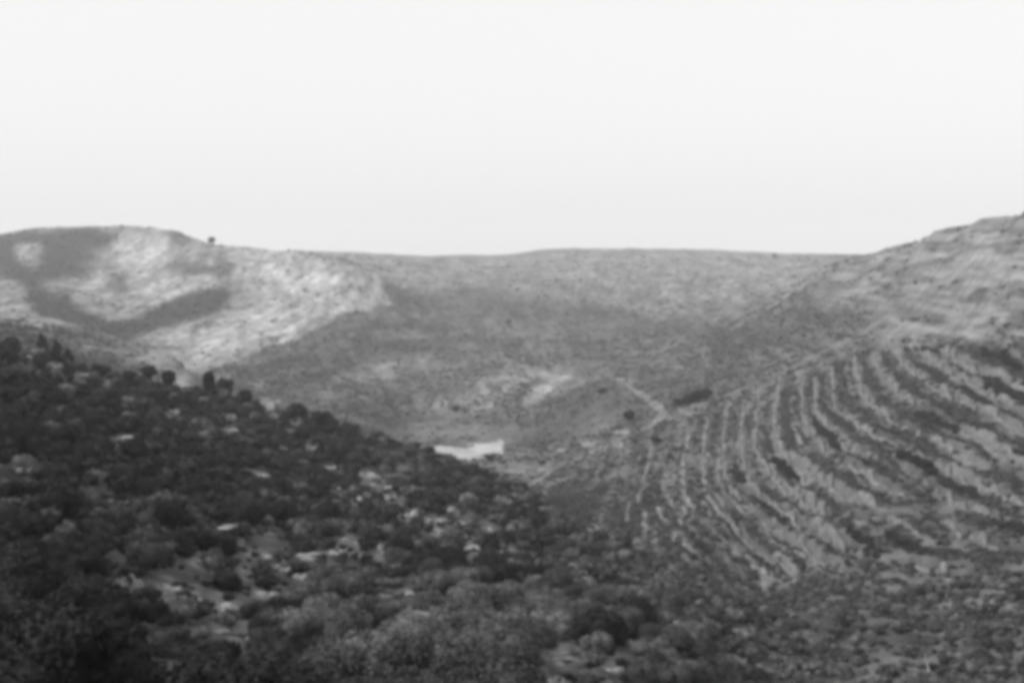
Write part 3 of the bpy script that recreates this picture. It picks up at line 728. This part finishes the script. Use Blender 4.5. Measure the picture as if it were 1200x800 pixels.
# ---- terrace walls
def wall_mesh(wl, hgt, seed):
    g = np.random.default_rng(seed)
    pts = []
    for (x0, y0), (x1, y1) in zip(wl[:-1], wl[1:]):
        n = max(1, int(math.hypot(x1 - x0, y1 - y0) / 0.8))
        for k in range(n): pts.append((x0 + (x1 - x0) * k / n, y0 + (y1 - y0) * k / n))
    pts.append(wl[-1]); n = len(pts)
    ox, oy = pts[n // 2]; oz = H(ox, oy); V = []; Fc = []
    wob = fbm(np.arange(n) / 5.0 + seed * 5.1, np.ones(n), 81, 3)
    ruin = 1.4 * fbm(np.arange(n) / 9.0 + seed * 3.7, np.zeros(n), 80, 3)
    for i, (x, y) in enumerate(pts):
        a, b = pts[max(i - 1, 0)], pts[min(i + 1, n - 1)]
        dx, dy = b[0] - a[0], b[1] - a[1]; q = math.hypot(dx, dy) + 1e-6
        sh = 0.8 * wob[i]; nx, ny = dy / q, -dx / q; x += nx * sh; y += ny * sh
        nx, ny = dy / q, -dx / q                         # right-hand side: downhill
        zu = H(x - nx * 0.9, y - ny * 0.9); zl = H(x + nx * 1.3, y + ny * 1.3)
        end = min(1, min(i, n - 1 - i) / 4.0)
        top = (zu if ruin[i] > -0.15 else 0.5 * (zu + zl)) + hgt * end * (0.10 + 0.9 * max(-1.6, ruin[i] - 0.1)) + g.uniform(-.2, .2) - 0.35 * (1 - end)
        top = min(top, H(x, y) + 0.6 + 0.3 * ruin[i])
        for off, zz_ in ((0.95 + g.uniform(-.1, .1), min(zu, zl) - 0.5), (0.65 + g.uniform(-.12, .12), top - 0.1), (0.1 + g.uniform(-.12, .12), top), (-0.1, min(zu, zl) - 0.5)):
            V.append((x + nx * off - ox, y + ny * off - oy, zz_ - oz))
    for i in range(n - 1):
        for j in range(4):
            a, b = i * 4 + j, i * 4 + (j + 1) % 4
            Fc.append((a, b, b + 4, a + 4))
    Fc.append((3, 2, 1, 0)); Fc.append(tuple((n - 1) * 4 + k for k in range(4)))
    return np.array(V), np.array(Fc), (ox, oy, oz)
wrank = {i: r for r, i in enumerate(sorted(range(len(TW)), key=lambda i: TW[i][0][0]))}
for i, wl in enumerate(walls_xy):
    V, Fc, loc = wall_mesh(wl, 0.55, i)
    o = link('terrace_wall', mesh_np('terrace_wall', V, Fc, M_wall), None, loc)
    tag(o, f'pale dry stone terrace wall whose upper end is the {order_word(wrank[i])} from the left on the terraced hillside', 'stone wall', 'dry stone terrace walls')

# ---- limestone outcrops
def rock_geo(seed, flat=0.6):
    g = np.random.default_rng(seed); parts = []
    for k in range(int(g.integers(3, 6))):
        c = (g.uniform(-.28, .28), g.uniform(-.22, .22), g.uniform(-.05, .12)); r = (g.uniform(.16, .34), g.uniform(.14, .28), g.uniform(.14, .34) * flat)
        V, Fc = blob(c, r, int(g.integers(1e6)), 10, 7)
        # weathered facets
        for _ in range(7):
            nn = unit(g.normal(size=3)); nn[2] = abs(nn[2]); d = (V - np.array(c)) @ nn; lim = g.uniform(.45, .8) * np.linalg.norm(np.array(r) * nn)
            ex = np.maximum(d - lim, 0); V = V - ex[:, None] * nn * 0.9
        parts.append((V, Fc))
    return merge(parts)
rock_me = [mesh_np('limestone_rock', *rock_geo(600 + k), M_stone) for k in range(9)]
cr = {}
WALK = sorted(range(len(ROCKS)), key=lambda i: -ROCKS[i][2])
for i in WALK:
    px, py, wp, hp = ROCKS[i]
    g = ground_at(px, py + hp * 0.3)
    if g is None: continue
    d = math.hypot(*g); s = wp * d / F * 1.9; hh = hp * d / F * 2.2
    o = link('limestone_rock', rock_me[i % 9], None, (g[0], g[1], H(*g)))
    o.rotation_euler = (0, 0, rng.uniform(-.5, .5)); o.scale = (s, max(s * 0.8, 1.1), hh * 1.2)
    cx, cy = zone(px, py); key = (cx, cy); n = cr.get(key, 0); cr[key] = n + 1
    shape = 'tall' if hp > wp else 'flat' if wp > 2 * hp else 'rounded'
    tag(o, f'{shape} pale limestone rock, {ORD[n]} rock, {cy}, {cx}', 'rock', 'limestone rocks among the shrubs')

# pale ledges beside the valley track
for (px, py, wp, hp, lb) in [(666, 529, 13, 5, 'small pale rock ledge on the valley floor right of the bare field'), (704, 521, 22, 8, 'largest pale rock ledge beside the valley track'),
                             (735, 508, 18, 6, 'pale rock ledge where the valley track bends below the dark copse'), (731, 446, 9, 8, 'pale boulder at the far end of the curling valley track'),
                             (834, 457, 5, 7, 'small white boulder at the right end of the dark copse'), (640, 547, 16, 5, 'low pale ledge on the near track left of the larger ledges'),
                             (612, 548, 18, 5, 'thin pale ledge between bare field and near track'), (1160, 355, 8, 6, 'white boulder high on the right hillside above the terraces')]:
    g = ground_at(px, py + 1)
    if g is None: continue
    d = math.hypot(*g); s = wp * d / F * 1.6
    o = link('rock_ledge', rock_me[int(wp) % 9], None, (g[0], g[1], H(*g))); o.scale = (s, s * 0.7, hp * d / F * 2.8)
    tag(o, lb, 'rock')

# ------------------------------------------------------------------ trees
def tree(loc, wid, hgt, trunk_h, tone_, label, seed, group=None, slim=False, name='tree', n=1500):
    g = np.random.default_rng(seed); root = empty(name, loc, g.uniform(0, 6))
    lobes = []; limbs = [tube_geo([(0, 0, -0.4), (0.02 * hgt * g.uniform(-1, 1), 0.02 * hgt, trunk_h * 0.6), (0, 0, trunk_h * 1.1), (0, 0, hgt * 0.7)], [0.045 * hgt, 0.036 * hgt, 0.028 * hgt, 0.01 * hgt], 8)]
    ch = hgt - trunk_h
    if slim:
        for k in range(7):
            f = (k + .5) / 7; rr = wid / 2 * math.sin(math.pi * (0.12 + 0.8 * f))**0.8 * (1.15 - 0.5 * f)
            lobes.append(((g.uniform(-.1, .1) * wid, g.uniform(-.1, .1) * wid, trunk_h + ch * f), (rr, rr, ch / 9)))
    else:
        for k in range(10):
            a = g.uniform(0, 6.28); q = wid * g.uniform(.08, .30); e_ = g.uniform(-1, 1); zz_ = trunk_h + ch * (0.5 + 0.26 * e_); q *= math.sqrt(1 - 0.75 * e_ * e_); rr = wid * g.uniform(.16, .23)
            lobes.append(((q * math.cos(a), q * math.sin(a), zz_), (rr, rr, min(rr * 0.9, ch * 0.28))))
            limbs.append(tube_geo([(0, 0, trunk_h * 0.9), (q * .5 * math.cos(a), q * .5 * math.sin(a), (trunk_h + zz_) / 2), (q * math.cos(a), q * math.sin(a), zz_)], [0.02 * hgt, 0.014 * hgt, 0.006 * hgt], 5))
        lobes.append(((0, 0, trunk_h + ch * .5), (wid * .3, wid * .3, ch * .4)))
    parts = [leaves(g, lobes, n, 0.035 * (wid + hgt))] + [blob(c, tuple(q * .7 for q in r), int(g.integers(1e6)), 7, 5) for c, r in lobes]
    link('crown', mesh_np('crown', *merge(parts), M_leaf[tone_]), root); link('trunk', mesh_np('trunk', *merge(limbs), M_bark), root)
    tag(root, label, 'tree', group); return root
# (column, row of the base, width px, height px, trunk share, slim)
TREES = [
 (174, 447, 23, 24, .12, 0, 'round dark tree on the near crest, left one of the close pair'),
 (197, 456, 24, 25, .12, 0, 'round dark tree on the near crest, right one of the close pair'),
 (188, 476, 20, 20, .15, 0, 'small dark tree just below the close pair on the crest'),
 (212, 482, 26, 20, .15, 0, 'squat dark tree below and right of the close pair'),
 (8, 411, 34, 26, .1, 0, 'big dark tree at the left edge of the near crest'),
 (-18, 411, 34, 30, .1, 0, 'dark tree cut by the left border on the near crest'),
 (49, 415, 12, 26, .08, 1, 'slim upright dark tree near the left edge of the crest'),
 (66, 421, 11, 22, .08, 1, 'slim tree, second upright one from the left on the crest'),
 (80, 425, 12, 18, .08, 1, 'short slim tree, third upright one from the left on the crest'),
 (150, 452, 22, 14, .12, 0, 'low spreading tree on the crest left of the close pair'),
 (244, 458, 22, 36, .12, 0, 'tall dark tree behind the crest where the low hill ends'),
 (262, 468, 26, 26, .12, 0, 'dark tree right of the tall one where the low hill ends'),
 (285, 478, 24, 20, .12, 0, 'low dark tree on the crest left of the white rock'),
 (345, 498, 34, 22, .12, 0, 'broad dark tree on the crest just right of the white rock'),
 (374, 503, 32, 20, .12, 0, 'broad dark tree, second one right of the white rock on the crest'),
]
for i, (px, py, wp, hp, th, slim, lb) in enumerate(TREES):
    g = ground_at(px, py - 2) or ground_at(px, py + 4)
    r_c = math.hypot(*g)
    if r_c > 262: 
        a = math.atan2(*g); r_c = 238; g = (r_c * math.sin(a), r_c * math.cos(a))
    k = r_c / F
    tree((g[0], g[1], H(*g) - 0.1), wp * k, hp * k, hp * k * th, 'dark', lb, 700 + i, 'trees along the near crest', bool(slim))
# the lone tree on the skyline
g = ground_at(250, 288); d = math.hypot(*g)
tree((g[0], g[1], H(*g) - 0.3), 13 * d / F, 11 * d / F, 3.2 * d / F, 'dark', 'lone round tree standing on the skyline at the right end of the pale hill', 760)
# dark copse on the spur
for i, (px, py, wp, hp, lb) in enumerate([(796, 477, 14, 9, 'leftmost and lowest tree of the dark copse by the track'), (806, 476, 15, 12, 'second tree from the left in the dark copse by the track'),
                                          (816, 475, 16, 15, 'third tree from the left in the dark copse by the track'), (827, 473, 15, 16, 'rightmost and tallest tree of the dark copse by the track')]):
    g = ground_at(px, py); d = math.hypot(*g) if g else 400
    tree((g[0], g[1], H(*g) - 0.2), wp * d / F * 1.25, hp * d / F * 1.15, hp * d / F * .12, 'dark', lb, 770 + i, 'trees of the dark copse')
for i, (px, py, wp, hp, lb) in enumerate([(534, 482, 10, 9, 'small lone tree on the valley slope above the bare field'), 
                                          (574, 540, 14, 8, 'dark bushy tree at the front edge of the bare field'), (738, 494, 16, 14, 'dark tree inside the bend of the curling track'),
                                          (706, 462, 12, 8, 'small dark tree left of the curling track'), (770, 520, 16, 8, 'low dark tree below the bend of the track'), (635, 541, 10, 7, 'small tree beside the near track'),
                                          (596, 380, 8, 6, 'small tree high on the far slope'), (906, 302, 6, 5, 'tiny tree on the skyline of the far ridge'),
                                          (1072, 334, 6, 5, 'tiny dark tree on the upper right hillside')]):
    g = ground_at(px, py) or ground_at(px, py + 5); d = math.hypot(*g)
    tree((g[0], g[1], H(*g) - 0.2), wp * d / F * 1.2, hp * d / F * 1.1, hp * d / F * .15, 'dark', lb, 790 + i, 'single trees across the valley')

# bare pale stick of a dead sapling, lower right
g = ground_at(1096, 790); k = math.hypot(*g) / F
parts = [tube_geo([(0.02, 0, -0.3), (0.0, 0, 9 * k), (-3 * k, 0, 18 * k), (-4.5 * k, 0, 27 * k)], [0.085, 0.075, 0.06, 0.035], 7), tube_geo([(-2 * k, 0, 15 * k), (1 * k, 0.1, 20 * k), (3 * k, 0.1, 23 * k)], [0.035, 0.025, 0.012], 5)]
o = link('dead_sapling', mesh_np('dead_sapling', *merge(parts), M_dead), None, (g[0], g[1], H(*g)))
tag(o, 'thin pale leafless sapling leaning left at the lower right', 'dead tree')
